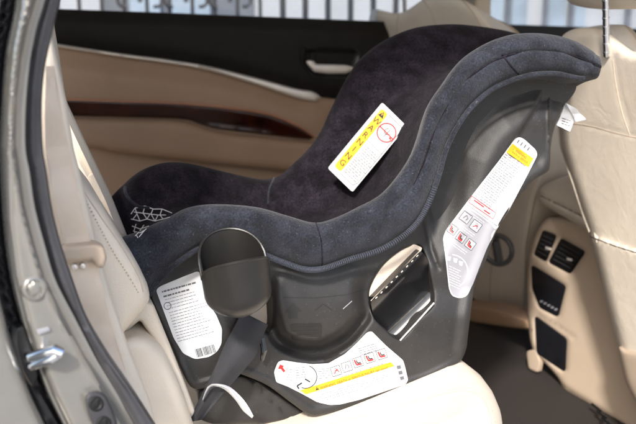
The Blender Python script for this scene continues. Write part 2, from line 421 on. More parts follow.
stitches([(330, 421), (380, 408), (416, 398.5), (451, 390), (472, 389), (487, 399), (494, 418), (495, 430)], 'stitching', rear, tree)

# back rest of the bench, in the shade behind
bk = relief('back_rest', soft([(-20, -60), (40, -60), (60, 60), (66, 100), (88, 147), (111, 195), (125, 230), (150, 300), (175, 380), (40, 380), (-20, 200)], 6, 5), Vector((0, 1.45, 0)), NY, 'leather', rear, sp=5, thick=.95, rr=9, rh=.05,
       h=lambda X, Y, d: .004*np.cos(d*.9)*(1-sstep(8, 26, d)))
bol = relief('side_bolster', soft([(40, 120), (70, 150), (81, 180), (104, 209), (121, 238), (137, 262), (148, 285), (150, 298), (146, 306), (119, 338), (110, 340), (60, 330)], 7, 4), Vector((0, 1.10, 0)), NY, 'leather', rear, sp=4, thick=.22, rr=12, rh=.03)
tb = bvh(bol)
stitches([(84, 196), (96, 220), (112, 250), (128, 275), (139, 294)], 'stitching', rear, tb, on=2)
seamline([(80, 186), (100, 216), (122, 248), (138, 276), (143, 292)], 'seam', rear, tb, 'stitch', .0009)
lowb = relief('lower_bolster', soft([(100, 345), (120, 338), (135, 333), (150, 336), (163, 348), (177, 377), (186, 400), (198, 440), (196, 480), (110, 480), (95, 420)], 8, 4), Vector((0, 1.12, 0)), NY, 'leather', rear, sp=4, thick=.14, rr=14, rh=.035)
relief('side_gusset', soft([(146, 300), (153, 303), (166, 335), (182, 375), (196, 412), (192, 420), (178, 400), (160, 350), (140, 320), (126, 332), (120, 330)], 3, 4), Vector((0, 1.165, 0)), NY, 'leather', rear, sp=4, thick=.05, rr=4, rh=.012)

# --- near pillar trim and belt
trim = relief('pillar_trim', soft([(-120, -60), (-120, -330), (60, -330), (50, -120), (47, -20), (49, 30), (54, 45), (66, 100), (74, 150), (82, 180), (96, 240), (112, 300), (130, 350), (150, 400), (162, 450), (120, 450), (60, 300), (20, 200), (-120, 90)], 5, 5), Vector((0, 1.03, 0)), NY, 'leather', car, sp=5, thick=.06, rr=5, rh=.012)  # unseen upper and left parts extended to keep sun off the bench back
bs = [(54, 66), (63, 118), (70, 150), (78, 195), (88, 232), (96, 262), (103, 290), (113, 330), (126, 372)]
bw = [(46, 66), (45, 118), (46, 150), (52, 195), (62, 232), (68, 262), (74, 290), (88, 330), (106, 372)]
relief('seat_belt', [Vector(p) for p in bs+bw[::-1]], Vector((0, 1.0, 0)), NY, 'belt', car, sp=4, thick=.003, h=lambda X, Y, d: .004*np.sin(Y*.07), label='cream seat belt running down beside the door seal')
guide = relief('belt_guide', soft([(60, 250), (66, 246), (96, 243), (104, 247), (107, 258), (104, 268), (97, 268), (93, 260), (66, 264), (60, 262)], 3, 2), Vector((0, .985, 0)), NY, 'console', car, sp=2.5, thick=.02, rr=4, rh=.008)
for (cx, cy) in ((75, 267), (83, 266)):
    relief('rivet', [Vector((cx+3*math.cos(a), cy+3.2*math.sin(a))) for a in np.linspace(0, 2*math.pi, 15)[:-1]], Vector((0, .993, 0)), NY, 'chrome', guide, sp=2, thick=.01, rr=1.5, rh=.003)

# --- near door frame
NP = Vector((.30, -.95, 0)).normalized()
P0 = PY(40, 212, .86)
def jamb_h(X, Y, d):
    # rolled edges of the pressed steel: outer skin, shut-line channel, flange beside the seal
    xs = [p[1] for p in CH]; ch = np.interp(Y, xs, [p[0] for p in CH])
    t = X-ch
    h = -.030*sstep(16, 0, t)**2
    fx = np.interp(Y, [p[1] for p in ST], [p[0] for p in ST]); u = fx-X
    h = h - .010*sstep(15, 2, u)
    h = h + .003*np.exp(-((u-14)/3.0)**2)
    return h
CH = [(20, -60), (13, 10), (5, 50), (1, 100), (-1, 150), (2, 220), (9, 275), (20, 320), (31, 355), (47, 395), (64, 430), (84, 480)]
ST = [(58, -60), (43, 0), (34.6, 28), (28, 62), (24, 104), (23.6, 147), (28, 173), (33, 207), (43, 245), (53.7, 280), (73, 318), (93.5, 357), (114, 391), (133, 424), (165, 480)]
jamb = relief('body_panel', curve([(p[0]+1, p[1]) for p in CH], 5)+curve([(p[0]+1.5, p[1]) for p in ST], 5)[::-1], P0, NP, 'paint', car, sp=3, thick=.02, h=jamb_h, sharp=60, label='beige painted door opening with latch striker')
SR = [(80, -60), (62, -6), (52, 35), (45, 69), (42, 104), (43, 147), (47, 173), (52, 207), (60.6, 242), (73, 280), (87, 318), (107, 353), (131, 388), (154, 424), (188, 480)]
seal = relief('door_seal', curve(ST, 5)+curve(SR, 5)[::-1], Vector((0, .885, 0)), NY, 'rubber', car, sp=3, thick=.03, rr=8, rh=.014,
              h=lambda X, Y, d: -.0035*np.exp(-((d-4.5)/1.0)**2), sharp=60)
tj = bvh(jamb)
gp = P0-NP*.055
relief('gap_shade', curve([(p[0]-26, p[1]) for p in CH], 6)+curve([(p[0]+8, p[1]) for p in CH], 6)[::-1], gp, NP, 'rubber', jamb, sp=5, thick=.02, h=lambda X, Y, d: .01*np.cos(d*.5))  # added dark strip, stands in for the shade inside the shut-line gap
relief('outer_panel', curve([(p[0]-80, p[1]) for p in CH], 8)+curve([(p[0]-13-.02*max(0, p[1]-250), p[1]) for p in CH], 5)[::-1], P0+NP*.01, NP, 'paint', jamb, sp=5, thick=.02, rr=9, rh=.02)
def disc(cx, cy, rx, ry, n=26): return [Vector((cx+rx*math.cos(a), cy+ry*math.sin(a))) for a in np.linspace(0, 2*math.pi, n+1)[:-1]]
def cpt(x, y, k): return onplane(x, y, pc+NC*k, NC)
def at(cx, cy, tr, off=0):
    d = ray(cx, cy).normalized(); h = tr.ray_cast(CAM, d)[0]
    if h is None: h = tr.find_nearest(CAM+d*1.3)[0]
    return h-d*off
relief('plug', disc(35, 289, 13.5, 13.5), at(35, 289, tj, .004), NP, 'paint', jamb, sp=2.5, thick=.012, rr=5, rh=.006, h=lambda X, Y, d: -.003*np.exp(-((d-6)/1.2)**2))
relief('striker_plate', soft([(17, 328), (24, 326), (33, 352), (38, 375), (33, 388), (24, 372), (17, 345)], 3, 2), P0-NP*.014, NP, 'vent', jamb, sp=2.5, thick=.02, rr=2, rh=.002)
def jp(x, y, k): return onplane(x, y, P0+NP*k, NP)
a0 = jp(31, 357, -.012); a1 = jp(56, 350, .016)
obj('striker', *merge(tube_geo([a0, a0.lerp(a1, .5), a1, a1+Vector((.004, 0, -.004))], .0058, 12), tube_geo([a0+Vector((0, 0, -.010)), a1+Vector((-.004, 0, -.009)), a1+Vector((.004, 0, -.004))], .0045, 12)), 'steel', jamb)
relief('bracket', soft([(37, 330), (49, 327), (51, 331), (39, 335)], 1, 2), at(44, 331, tj, .003), NP, 'lgrey', jamb, sp=2, thick=.006, rr=1, rh=.001)
bump_ = relief('door_bumper', soft([(84, 398), (89, 392), (98, 390), (106, 395), (113, 410), (118, 424), (116, 434), (104, 438), (95, 430), (88, 415)], 5, 2), at(98, 408, tj, .012), NP, 'rubber', jamb, sp=2.5, thick=.03, rr=4, rh=.010)
tm = bvh(bump_)
for cx, cy, r_ in ((96, 404, 8), (104, 424, 8)):
    relief('bumper_button', disc(cx, cy, r_, r_), at(cx, cy, tm, .003), NP, 'shell_dark', bump_, sp=2.5, thick=.006, rr=2.5, rh=.004, h=lambda X, Y, d: -.002*np.exp(-((d-4)/1)**2))

# --- driver seat back (far) and front passenger seat back (near)
ND = Vector((-.965, 0, -.26)).normalized()
p0 = PX(430, 40, 1.20)
drv = relief('front_seat', soft([(369, 14), (368, 46), (372, 160), (400, 330), (524, 345), (528, 240), (536, 200), (548, 150), (552, 110), (520, 60), (494, 27), (476, 6), (458, -3), (440, -4), (424, -2), (408, 10), (398, 14), (384, 11), (374, 8)], 9, 5), p0, ND, 'leather', car, sp=5, back=(.13, 0, -.05), rr=9, rh=.022,
       h=lambda X, Y, d: .0025*np.exp(-((X-398+.12*Y)/2.0)**2), label='driver seat back, farther of the two front seats, in shade')
td = bvh(drv)
for i, pth in enumerate(([(399, 13), (397, 30), (398, 60), (404, 110)], [(422, -1), (431, 11), (436, 26), (442, 60)], [(462, 0), (474, 14), (484, 34), (494, 60)])):
    seamline(pth, 'seam', drv, td, 'stitch', .0018, lift=-.0006)
seamline([(505, 190), (495, 240), (490, 290), (492, 325)], 'seam', drv, td, 'stitch', .002)
hp = ND*-.05
def post(a, b, depth_p, par, r=.0065, notch=5, Nn=ND):
    A = onplane(a[0], a[1], depth_p, Nn); B = onplane(b[0], b[1], depth_p, Nn)
    gs = [tube_geo([A, B], r, 14)]
    for k in range(notch):
        q = A.lerp(B, (k+.5)/notch); gs.append(tube_geo([q-(B-A).normalized()*.0015, q+(B-A).normalized()*.0015], r*1.12, 14))
    return obj('headrest_post', *merge(*gs), 'steel', par)
hd = relief('headrest', soft([(378, -70), (480, -70), (484, -40), (478, -18), (470, -12), (384, -12), (376, -30)], 8, 5), p0+ND*-.03, ND, 'leather', drv, sp=5, thick=.10, rr=14, rh=.05)
post((404, -14), (405, 14), p0+hp, drv); post((424, -14), (424, 2), p0+hp, drv)

NB = Vector((-.99, 0, -.13)).normalized()
pn = PX(600, 230, 1.17)
frt_out = [(558, 44), (563, 34), (575, 28), (590, 27), (604, 30), (612, 36), (632, 52), (660, 52), (720, 56), (800, 66), (830, 110), (845, 300), (850, 520), (668, 520), (652, 424), (626, 380), (616, 340), (606, 300), (597, 262), (587, 227), (571, 180), (559, 140), (556, 100)]
def seat_h(X, Y, d):
    e = np.interp(Y, [30, 80, 120, 180, 227, 262, 300, 380, 424], [600, 612, 620, 640, 660, 680, 700, 720, 740])
    lower = sstep(-1.5, 1.5, Y-(235+(X-589)*.36))
    sx = np.interp(Y, [40, 60, 100, 133, 200], [612, 614, 621, 632, 650])
    return .010*lower + .012*sstep(0, 60, X-sx)*(Y < 130) - .0016*np.exp(-((X-sx)/2.2)**2)*sstep(140, 120, Y) - .0018*np.exp(-((Y-(126+(X-590)*.22))/1.3)**2)*sstep(575, 590, X)
fs = relief('front_seat', soft(frt_out, 7, 5), pn, NB, 'leather', car, sp=3.5, back=(.13, 0, -.05), rr=10, rh=.03, h=seat_h, label='front passenger seat back, nearer of the two front seats, in sunlight')
tf = bvh(fs)
seamline([(559, 128), (562, 150), (573, 182), (582, 210), (590, 232)], 'edge_piping', fs, tf, 'leather', .0028)
seamline([(613, 60), (616, 85), (622, 112), (630, 135)], 'seam', fs, tf, 'stitch', .0011, lift=-.0003)
seamline([(560, 122), (590, 126), (620, 134), (660, 142), (720, 150)], 'seam', fs, tf, 'stitch', .0011, lift=-.0003)
seamline([(589, 236), (612, 245), (640, 254), (680, 266)], 'pocket_edge', fs, tf, 'black', .0012)
relief('lower_cover', soft([(617, 345), (626, 350), (640, 352), (700, 365), (760, 380), (760, 470), (660, 470), (640, 410), (626, 384)], 8, 4), pn+NB*.02, NB, 'console', fs, sp=4, thick=.02, rr=6, rh=.012)
hr = relief('headrest', soft([(562, -90), (740, -90), (748, -40), (742, -4), (730, 4), (700, 10), (640, 9), (600, 9.5), (580, 7), (566, 2), (558, -30)], 10, 5), pn+NB*.0, NB, 'leather', fs, sp=5, thick=.11, rr=16, rh=.05)
post((605.5, -4), (606.5, 56), pn-NB*.045, fs, .0062, 7); post((690, -4), (692, 62), pn-NB*.045, fs, .0062, 7)
relief('far_shoulder', soft([(566, 36), (575, 29), (590, 27), (602, 27), (609, 28), (617, 36), (624, 50), (626, 62), (600, 66), (570, 60)], 6, 3), pn-NB*.10, NB, 'leather', fs, sp=4, thick=.06, rr=7, rh=.02)

# --- console between the front seats
NC = Vector((-.97, -.14, .10)).normalized()
pc = PX(555, 290, 1.30)
con_out = [(549, 216), (541, 224), (533, 240), (529, 256), (527, 284), (528, 320), (530, 341), (534, 353), (548, 366), (560, 380), (566, 400), (572, 440), (580, 480), (700, 480), (700, 230), (600, 224)]
INS = [[(543, 231), (556, 236), (546, 261), (534.5, 254)], [(561.6, 239), (584.6, 252), (570, 273), (549.5, 262)],
       [(532, 266), (565, 286.5), (557.6, 316), (540, 307), (533, 289)], [(535.7, 317), (566, 339.5), (564.5, 371), (537.4, 353)]]
def con_h(X, Y, d):
    k = sstep(0, 1, (Y-(368+(X-540)*.62))/10)
    return -.02*k - .004*np.exp(-((Y-(311+(X-533)*.66))/2.0)**2)*(X < 575) + .0*X
con = relief('center_console', soft(con_out, 7, 4), pc, NC, 'console', car, sp=3, back=(.5, 0, 0), rr=6, rh=.012, h=con_h, holes=[soft(q, 3, 2) for q in INS])
tcn = bvh(con)
def insert(poly, name, m, h=None, off=.0015, rr=2, rh=.002, r=3, parent=None, sp=2.5):
    c = sum((Vector(p) for p in poly), Vector((0, 0)))/len(poly)
    if len(poly) < 6: poly = [c+(Vector(p)-c)*1.10 for p in poly]
    return relief(name, soft(poly, r, 2), (pc-NC*.004) if len(poly) < 6 else at(c.x, c.y, tcn, off), NC, m, parent or con, sp=sp, thick=.012, rr=rr, rh=rh, h=h)
v1 = [(543, 231), (556, 236), (546, 261), (534.5, 254)]; v2 = [(561.6, 239), (584.6, 252), (570, 273), (549.5, 262)]
for q in (v1, v2):
    vv = insert(q, 'air_vent', 'vent', h=None, r=2.5)
    A, B, C_, D = [Vector(p) for p in q]; gs = []
    for k in range(1, 6):
        t = k/6; a = A.lerp(D, t); b = B.lerp(C_, t); a, b = a.lerp(b, .1), b.lerp(a, .1)
        gs.append(tube_geo([cpt(a.x, a.y, -.003), cpt(b.x, b.y, -.003)], .0012, 6))
    obj('slats', *merge(*gs), 'rubber', vv)
    m_ = (A+B+C_+D)/4+Vector((3, 3)); kn = relief('tab', soft([m_+Vector((-2.5, -2)), m_+Vector((2.5, -.5)), m_+Vector((2, 2)), m_+Vector((-2.8, .6))], .8, 1), pc+NC*.0, NC, 'chrome', vv, sp=1.5, thick=.005, rr=1, rh=.001)
cp = insert([(532, 266), (565, 286.5), (557.6, 316), (540, 307), (533, 289)], 'control_panel', 'screen')
for k in range(5):
    c = Vector((541+k*3.6, 301.5+k*2.0)); relief('button', disc(c.x, c.y, 1.1, 1.0, 10), pc-NC*.001, NC, 'lgrey', cp, sp=2, thick=.003)
insert([(535.7, 317), (566, 339.5), (564.5, 371), (537.4, 353)], 'socket_panel', 'screen')
insert([(552, 219), (574, 224), (584, 236), (578, 241), (560, 232), (552, 226)], 'cup_recess', 'stitch', h=lambda X, Y, d: -.004*sstep(0, 4, d), r=4)
lid = relief('armrest', soft([(539, 190), (545, 184), (575, 172), (620, 175), (640, 250), (586, 230), (543, 205), (539, 199)], 5, 3), pc+NC*.035, NC, 'leather', con, sp=3, thick=.35, rr=7, rh=.02, h=lambda X, Y, d: -.006*np.exp(-((Y-(196+(X-541)*.50))/1.3)**2))
seamline([(541, 196), (560, 205), (580, 215), (590, 220)], 'split_line', con, bvh(lid), 'black', .0012)
insert([(527, 352), (536, 350), (540, 362), (538, 372), (529, 368)], 'clip', 'console', off=.012, rr=2, rh=.003)
kp = PY(498, 250, 2.0)
NK = Vector((-.8, -.6, 0)).normalized()
ring_ = [kp+Vector((.6*math.cos(a)*.040, -.8*math.cos(a)*.040, math.sin(a)*.040)) for a in np.linspace(0, 2*math.pi, 25)]
obj('recline_knob', *merge(tube_geo(ring_, .007, 10), tube_geo([kp+Vector((-.01, -.0, .028)), kp+Vector((.005, 0, -.03))], .012, 10)), 'rubber', drv)
relief('seat_rail', soft([(462, 304), (500, 310), (528, 320), (530, 330), (500, 326), (462, 320)], 3, 4), PX(500, 310, 1.28), ND, 'tan', car, sp=4, thick=.05, rr=4, rh=.01)
obj('floor_vent', *merge(*[tube_geo([PZ(592+k*5, 404+k*7, ZF+.03), PZ(601+k*5, 411+k*7, ZF+.03)], .003, 6) for k in range(4)]), 'vent', con)

# ================================================================= THE CHILD SEAT
cs = thing('child_car_seat', 'rear-facing child seat with dark plush cover and grey shell on cream leather bench', 'child car seat', (.55, 1.4, ZC))
ST_ = [ # rim crest, lower edge of the near side band, far crest
((114, 240), (132, 306), (96, 222)), ((124, 235), (142, 300), (103, 210)), ((137, 231), (150, 293), (111, 197)), ((154, 223), (157, 283), (125, 183)), ((168, 217), (171, 268), (137, 173)), ((185, 208), (188, 255), (151, 166)),
((205, 204), (205, 247), (168, 162)), ((232, 204), (238, 249), (190, 163)), ((260, 207), (262, 254), (220, 170)), ((288, 215), (283, 262), (246, 176)),
((315, 222), (305, 269), (268, 179)), ((336, 217), (324, 268), (283, 174)), ((357, 207), (350, 259), (296, 162)), ((383, 192), (381, 249), (309, 149)), ((406, 163), (409, 231), (321, 132)),
((417, 139), (425, 210), (332, 108)), ((427, 106), (438, 178), (346, 80)), ((443, 82), (447, 147), (362, 57)), ((461, 59), (464, 116), (386, 39)), ((485, 43), (485, 94), (415, 27)),
((508, 34.5), (506, 82), (447, 23.5)), ((530, 32), (530, 74.5), (474, 25)), ((554, 34), (555, 73), (505, 30)), ((575, 40), (575, 77), (530, 38)), ((591, 49), (588, 78.5), (548, 48)), ((596.5, 54), (592, 79), (554, 53))]
def refine(st, k=5):
    rows = [[*a, *b, *c] for a, b, c in st]; out = []; n = len(rows)
    for i in range(n-1):
        g = lambda q: np.array(rows[max(0, min(n-1, q))], float)
        a, b, c, d = g(i-1), g(i), g(i+1), g(i+2)
        for j in range(k):
            t = j/k; out.append(.5*((2*b)+(c-a)*t+(2*a-5*b+4*c-d)*t*t+(3*b-a-3*c+d)*t**3))
    out.append(np.array(rows[-1], float)); return out
rings = []; MID = []; BOT = []; CREST = []
RS = refine(ST_)
for i, r in enumerate(RS):
    A, B, Fp = Vector(r[0:2]), Vector(r[2:4]), Vector(r[4:6])
    up = PY(*A, 1.20)-PY(*B, 1.20); wd = up.length; e = up.normalized()
    rng = []; gv = max(0., min(1., (i-55)/20))
    for t, Y in ((0.0, 1.222), (.02, 1.196), (.14, 1.184), (.32, 1.178), (.47, 1.177), (.535, 1.177+.0012*gv), (.56, 1.177+.0045*gv), (.585, 1.177+.0012*gv), (.66, 1.175), (.78, 1.177), (.89, 1.183), (.965, 1.192), (1.0, 1.205)):
        wob = .0022*math.sin(i*.31+t*5)+.0015*math.sin(i*.83+t*11)
        rng.append(PY(*B.lerp(A, t), Y+(wob if .05 < t < .95 else 0)))
    a = rng[-1]; b = PY(*B, 1.2); f = PY(*Fp, 1.585)
    def XZ(p, k, Y): return Vector((p.x+e.x*k, Y, p.z+e.z*k))
    rng += [XZ(a, -.10*wd, 1.219), XZ(a, -.30*wd, 1.234), XZ(a, -.58*wd, 1.252), XZ(a, -.92*wd, 1.28)]
    mid = (XZ(a, -1.1*wd, 1.4)+XZ(f, -1.1*wd, 1.4))/2; mid.y = 1.40
    q = rng[-1]; g = XZ(f, -.85*wd, 1.515)
    rng += [Vector(((q.x*2+mid.x)/3-e.x*.01, 1.325, (q.z*2+mid.z)/3-e.z*.01)), mid, Vector(((g.x*2+mid.x)/3-e.x*.01, 1.48, (g.z*2+mid.z)/3-e.z*.01))]
    rng += [g, XZ(f, -.5*wd, 1.53), XZ(f, -.2*wd, 1.548), XZ(f, -.04*wd, 1.565), f, XZ(f, -.06*wd, 1.605), XZ(f, -.4*wd, 1.625), XZ(f, -1.0*wd, 1.61)]
    rng += [XZ(f, -1.3*wd, 1.55), XZ(mid, -.25*wd-.02, 1.4), XZ(a, -1.35*wd, 1.27)]
    rings.append(rng)
    CREST.append(a)
# rounded end at the head
last = rings[-1]; cen = sum(last[:13], Vector((0, 0, 0)))/13
def shrink(rg, k, dx, dz):
    out = []
    for j, p in enumerate(rg):
        c = sum(rg[:16], Vector((0, 0, 0)))/16 if j < 17 else p
        c = Vector((c.x, p.y*.5+c.y*.5 if j < 17 else p.y, c.z)); out.append(p.lerp(c, 1-k)+Vector((dx, 0, dz)))
    return out
rings.append(shrink(last, .96, .006, -.002)); rings.append(shrink(last, .84, .0115, -.004)); rings.append(shrink(last, .50, .0145, -.007))
ng = len(rings[0])
V, Fc = loft_geo(rings)
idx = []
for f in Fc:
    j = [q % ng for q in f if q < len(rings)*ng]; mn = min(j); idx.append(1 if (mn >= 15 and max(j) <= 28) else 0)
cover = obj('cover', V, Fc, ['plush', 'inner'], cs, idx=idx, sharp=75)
sub = cover.modifiers.new('smooth', 'SUBSURF'); sub.levels = 1; sub.render_levels = 1
dg_ = bpy.context.evaluated_depsgraph_get(); dg_.update()
me_ = bpy.data.meshes.new_from_object(cover.evaluated_get(dg_)); cover.modifiers.clear(); cover.data = me_; me_.name = 'cover'
tc_ = bvh(cover)
# piping, edge tape
obj('edge_tape', *tube_geo([PY(r[2], r[3]+.5, 1.187) for r in RS[:-7]], .0040, 10), 'plush', cover)
seam = []
for r in RS[72:]:
    A, B = Vector(r[0:2]), Vector(r[2:4]); p = B.lerp(A, .56); seam.append(PY(p.x, p.y, 1.1800))
obj('piping', *tube_geo(seam, .0011, 8), 'inner', cover)
ribs = []
tp = [PY(r[2], r[3]+.5, 1.187) for r in RS[36:80]]
for a, b in zip(tp[:-1], tp[1:]):
    for k in range(3):
        c = a.lerp(b, k/3); d = (b-a).normalized(); ribs.append(tube_geo([c-d*.0006, c+d*.0006], .0049, 8))
obj('overlock_stitching', *merge(*ribs), 'piping', cover)
seamline([(316, 223), (321, 240), (322, 255), (322, 266)], 'seam', cover, tc_, 'inner', .0011)
seamline([(502, 54), (507, 61), (513, 68), (520, 75)], 'seam', cover, tc_, 'inner', .0016)
seamline([(274, 178), (269, 190), (268, 204)], 'seam', cover, tc_, 'plush', .0018)
seamline([(125, 187), (127, 196), (137, 206), (150, 208)], 'seam', cover, tc_, 'plush', .003)
# white net print at the foot end
S = Sticker(tc_, .0006)
NET = [[(131, 214), (135, 208), (145, 206), (153, 209), (162, 209), (172, 213)], [(131, 219), (140, 221), (147, 219), (155, 221), (163, 219), (170, 217)], [(134, 212), (142, 213), (150, 214), (158, 215), (166, 215)],
       [(135, 208), (137, 214), (133, 219)], [(145, 206), (143, 213), (147, 219)], [(153, 209), (151, 214), (155, 221)], [(162, 209), (160, 215), (163, 219)], [(137, 214), (140, 221)], [(150, 214), (147, 219)], [(158, 215), (155, 221)]]
NET2 = [[(132, 226), (140, 229), (149, 226)], [(136, 224), (134, 231), (138, 238)], [(144, 225), (139, 232), (135, 236)], [(149, 226), (144, 231), (139, 237)], [(133, 231), (140, 233), (145, 230)]]
for grp in (NET, NET2):
    S = Sticker(tc_, .0012); S.jump = 1
    for ln in grp: S.path(ln, .75, 'white', 1)
    S.build('net_print', cover, 'white net pattern on the dark cover')

# --- shell
OUT = [(152, 284), (171, 260), (188, 247), (205, 240), (240, 243), (283, 255), (305, 262), (324, 261), (350, 252), (381, 241), (405, 222), (420, 203), (431, 175), (441, 145), (458, 112), (480, 89), (506, 75), (530, 67), (560, 68), (571, 74),
       (569, 88), (562, 108), (554, 130), (551, 146), (550, 166), (547, 172), (534, 180), (520, 195), (508, 212), (497, 230), (489, 252), (482, 270), (475, 285), (471, 312), (468, 335), (466, 350), (460, 362), (448, 371), (428, 381), (400, 390), (374, 400), (347, 409), (322, 415), (308, 414),
       (290, 402), (268, 386), (248, 377), (236, 374), (222, 382), (208, 387), (196, 389), (187, 382), (173, 350), (156, 312), (149, 294)]
H1 = [(369, 297), (373, 282), (384, 265), (401, 251), (415, 245.5), (421, 247), (426, 258), (430, 275), (433, 303), (418, 320), (400, 339), (384, 328), (373, 316)]
H2 = [(247, 312), (262, 296), (271, 296), (272, 315), (269, 333), (258, 326)]
BOWL = [(268, 332), (277, 346), (298, 356), (322, 357), (347, 345), (364, 327), (371, 313), (367, 290), (372, 258), (330, 250), (285, 250), (266, 275), (264, 305)]
bowl = curve(BOWL, 4, True)
BB = [b for a, b, c in ST_[14:]]
def shell_h(X, Y, d):
    ib = inside(X, Y, bowl); db = np.where(ib, 1, -1)*dist(X, Y, bowl)
    low = sstep(300, 335, Y)
    h = .016*sstep(6, -4, db)*sstep(285, 320, Y)                       # plateau round the bowl
    k = np.clip(((Y-262)/95), 0, 1.1)
    h = h + np.where(ib, .022*np.sin(k*math.pi*.9)*sstep(0, 18, db), 0) - .016*k*k*sstep(-4, 4, db)*sstep(20, 6, db)
    h = h - .004*np.exp(-((db-15)/3)**2)*ib*sstep(300, 330, Y)
    # arm with the left label stands forward
    h = h + .008*sstep(262, 235, X)*sstep(265, 290, Y)
    # wing crease on the back part
    t = (X-(552-(Y-80)*.62)); h = h - .012*sstep(-3, 3, t)*sstep(175, 130, Y)*sstep(60, 90, Y)
    h = h + .005*np.exp(-((X-549.5)/1.4)**2)*sstep(170, 120, Y)
    # flange along the rear edge
    de = dist(X, Y, EDGE, False); h = h + .006*sstep(15, 4, de)
    h = h - .032*sstep(48, 10, dist(X, Y, BB, False))*sstep(405, 440, X)
    # ribs by the tube
    r1 = dist(X, Y, [(424.6, 219), (431, 249), (438, 268)], False); h = h - .005*np.exp(-(r1/2.6)**2)
    h = h - .012*sstep(225, 180, Y)*sstep(470, 440, X)
    # foot lip
    h = h + .004*sstep(10, 6, d)*sstep(352, 372, Y)
    return h
EDGE = [(550, 166), (547, 172), (534, 180), (520, 195), (508, 212), (497, 230), (489, 252), (482, 270), (475, 285), (471, 312), (468, 335), (466, 350)]
def offs(path, o):
    out = []
    for i in range(len(path)):
        t = (Vector(path[(i+1) % len(path)])-Vector(path[i-1])).normalized(); out.append(Vector(path[i])+Vector((-t.y, t.x))*o)
    return out
arc_ = [p for p in bowl if p[1] > 285]
bl = curve([p for p in BOWL if 1][:7], 1.6)
shell = relief('shell', curve(OUT, 4, True), Vector((0, 1.232, 0)), NY, 'shell', cs, sp=2.1, thick=.03, h=shell_h, holes=[curve(H1, 3, True), curve(H2, 3, True)], rr=3, rh=.006, sharp=70, lines=[offs(bl, o)[1:-1] for o in (-6, -4, -2, 0, 2, 4, 6)])
tsh = bvh(shell)
# far side, back wall and underside of the shell
W = [PY(p[0], p[1], 1.232) for p in curve(OUT[17:], 8)]
def strip(ptsW, y0, y1, th):
    c = sum(ptsW, Vector((0, 0, 0)))/len(ptsW); rr_ = []
    for p in ptsW:
        d = Vector((c.x-p.x, 0, c.z-p.z)).normalized()*th
        rr_.append([Vector((p.x, y0, p.z))+d*.15, Vector((p.x, y1, p.z))+d*.15, Vector((p.x, y1, p.z))+d*1.15, Vector((p.x, y0, p.z))+d*1.15])
    return loft_geo(rr_)
W1 = [PY(p[0], p[1], 1.232) for p in curve(OUT[25:-10], 8)]
fo = [PY(p[0], p[1], 1.232) for p in curve(OUT, 10, True)]
Vp, Tp = tri([Vector((p.x, p.z)) for p in fo], (), .05)
fv = [Vector((a, 1.59, b)) for a, b in Vp]+[Vector((a, 1.60, b)) for a, b in Vp]; nn = len(Vp)
ff = [tuple(int(i) for i in t) for t in Tp]+[tuple(int(i)+nn for i in t[::-1]) for t in Tp]
obj('shell_back', *merge(strip(W1, 1.245, 1.60, .008), (fv, ff)), 'shell', cs, sharp=50)
# lower foot in its own shade
relief('base_foot', soft([(196, 391), (214, 384), (240, 374), (262, 382), (288, 400), (312, 416), (296, 421), (250, 424), (212, 424), (200, 420)], 4, 4), Vector((0, 1.252, 0)), NY, 'shell', cs, sp=4, thick=.30, rr=4, rh=.01,
       h=lambda X, Y, d: -.004*np.exp(-((Y-(384+(X-256)*1.0))/2.0)**2))
# belt path: glossy lip and the cream belt threaded through
def lip_h(X, Y, d):
    t = ((X-372)+(Y-301))/math.sqrt(2)       # across, from the upper left edge
    k = np.clip(t/48, 0, 1); return .008-.032*np.sin(k*math.pi*.9)*k**.35
relief('belt_path_lip', soft([(371, 302), (396, 276), (421, 251), (427, 258), (431, 275), (434, 303), (418, 321), (400, 340.5), (384, 329), (373, 316)], 2, 2.5), Vector((0, 1.229, 0)), NY, 'gloss', cs, sp=2.5, thick=.02, h=lip_h)
obj('lip_edge', *tube_geo([PY(434, 303, 1.215), PY(418, 321, 1.214), PY(400, 340.5, 1.215)], .0012, 8), 'chrome', cs)
relief('threaded_belt', soft([(367, 303), (371, 281), (383, 264), (400, 249.5), (414, 244), (423, 248), (396, 278), (372, 305)], 3, 3), Vector((0, 1.237, 0)), NY, 'belt', cs, sp=4, thick=.004, label='cream belt threaded through the round opening')
relief('threaded_belt', soft([(240, 312), (258, 296), (274, 292), (276, 316), (270, 336), (256, 328)], 3, 3), Vector((0, 1.262, 0)), NY, 'belt', cs, sp=4, thick=.004, label='cream belt showing beside the cup holder')
gs = []
for k in range(9):
    t = (k+.5)/9; c = Vector((374, 300)).lerp(Vector((420, 253)), t); gs.append(tube_geo([PY(c.x-1.1, c.y+1.1, 1.2215), PY(c.x+.6, c.y-.6, 1.2215)], .0010, 6))
obj('belt_edge', *merge(*gs, tube_geo([PY(371, 301, 1.224), PY(421, 250, 1.224)], .0009, 6)), 'belt', cs)

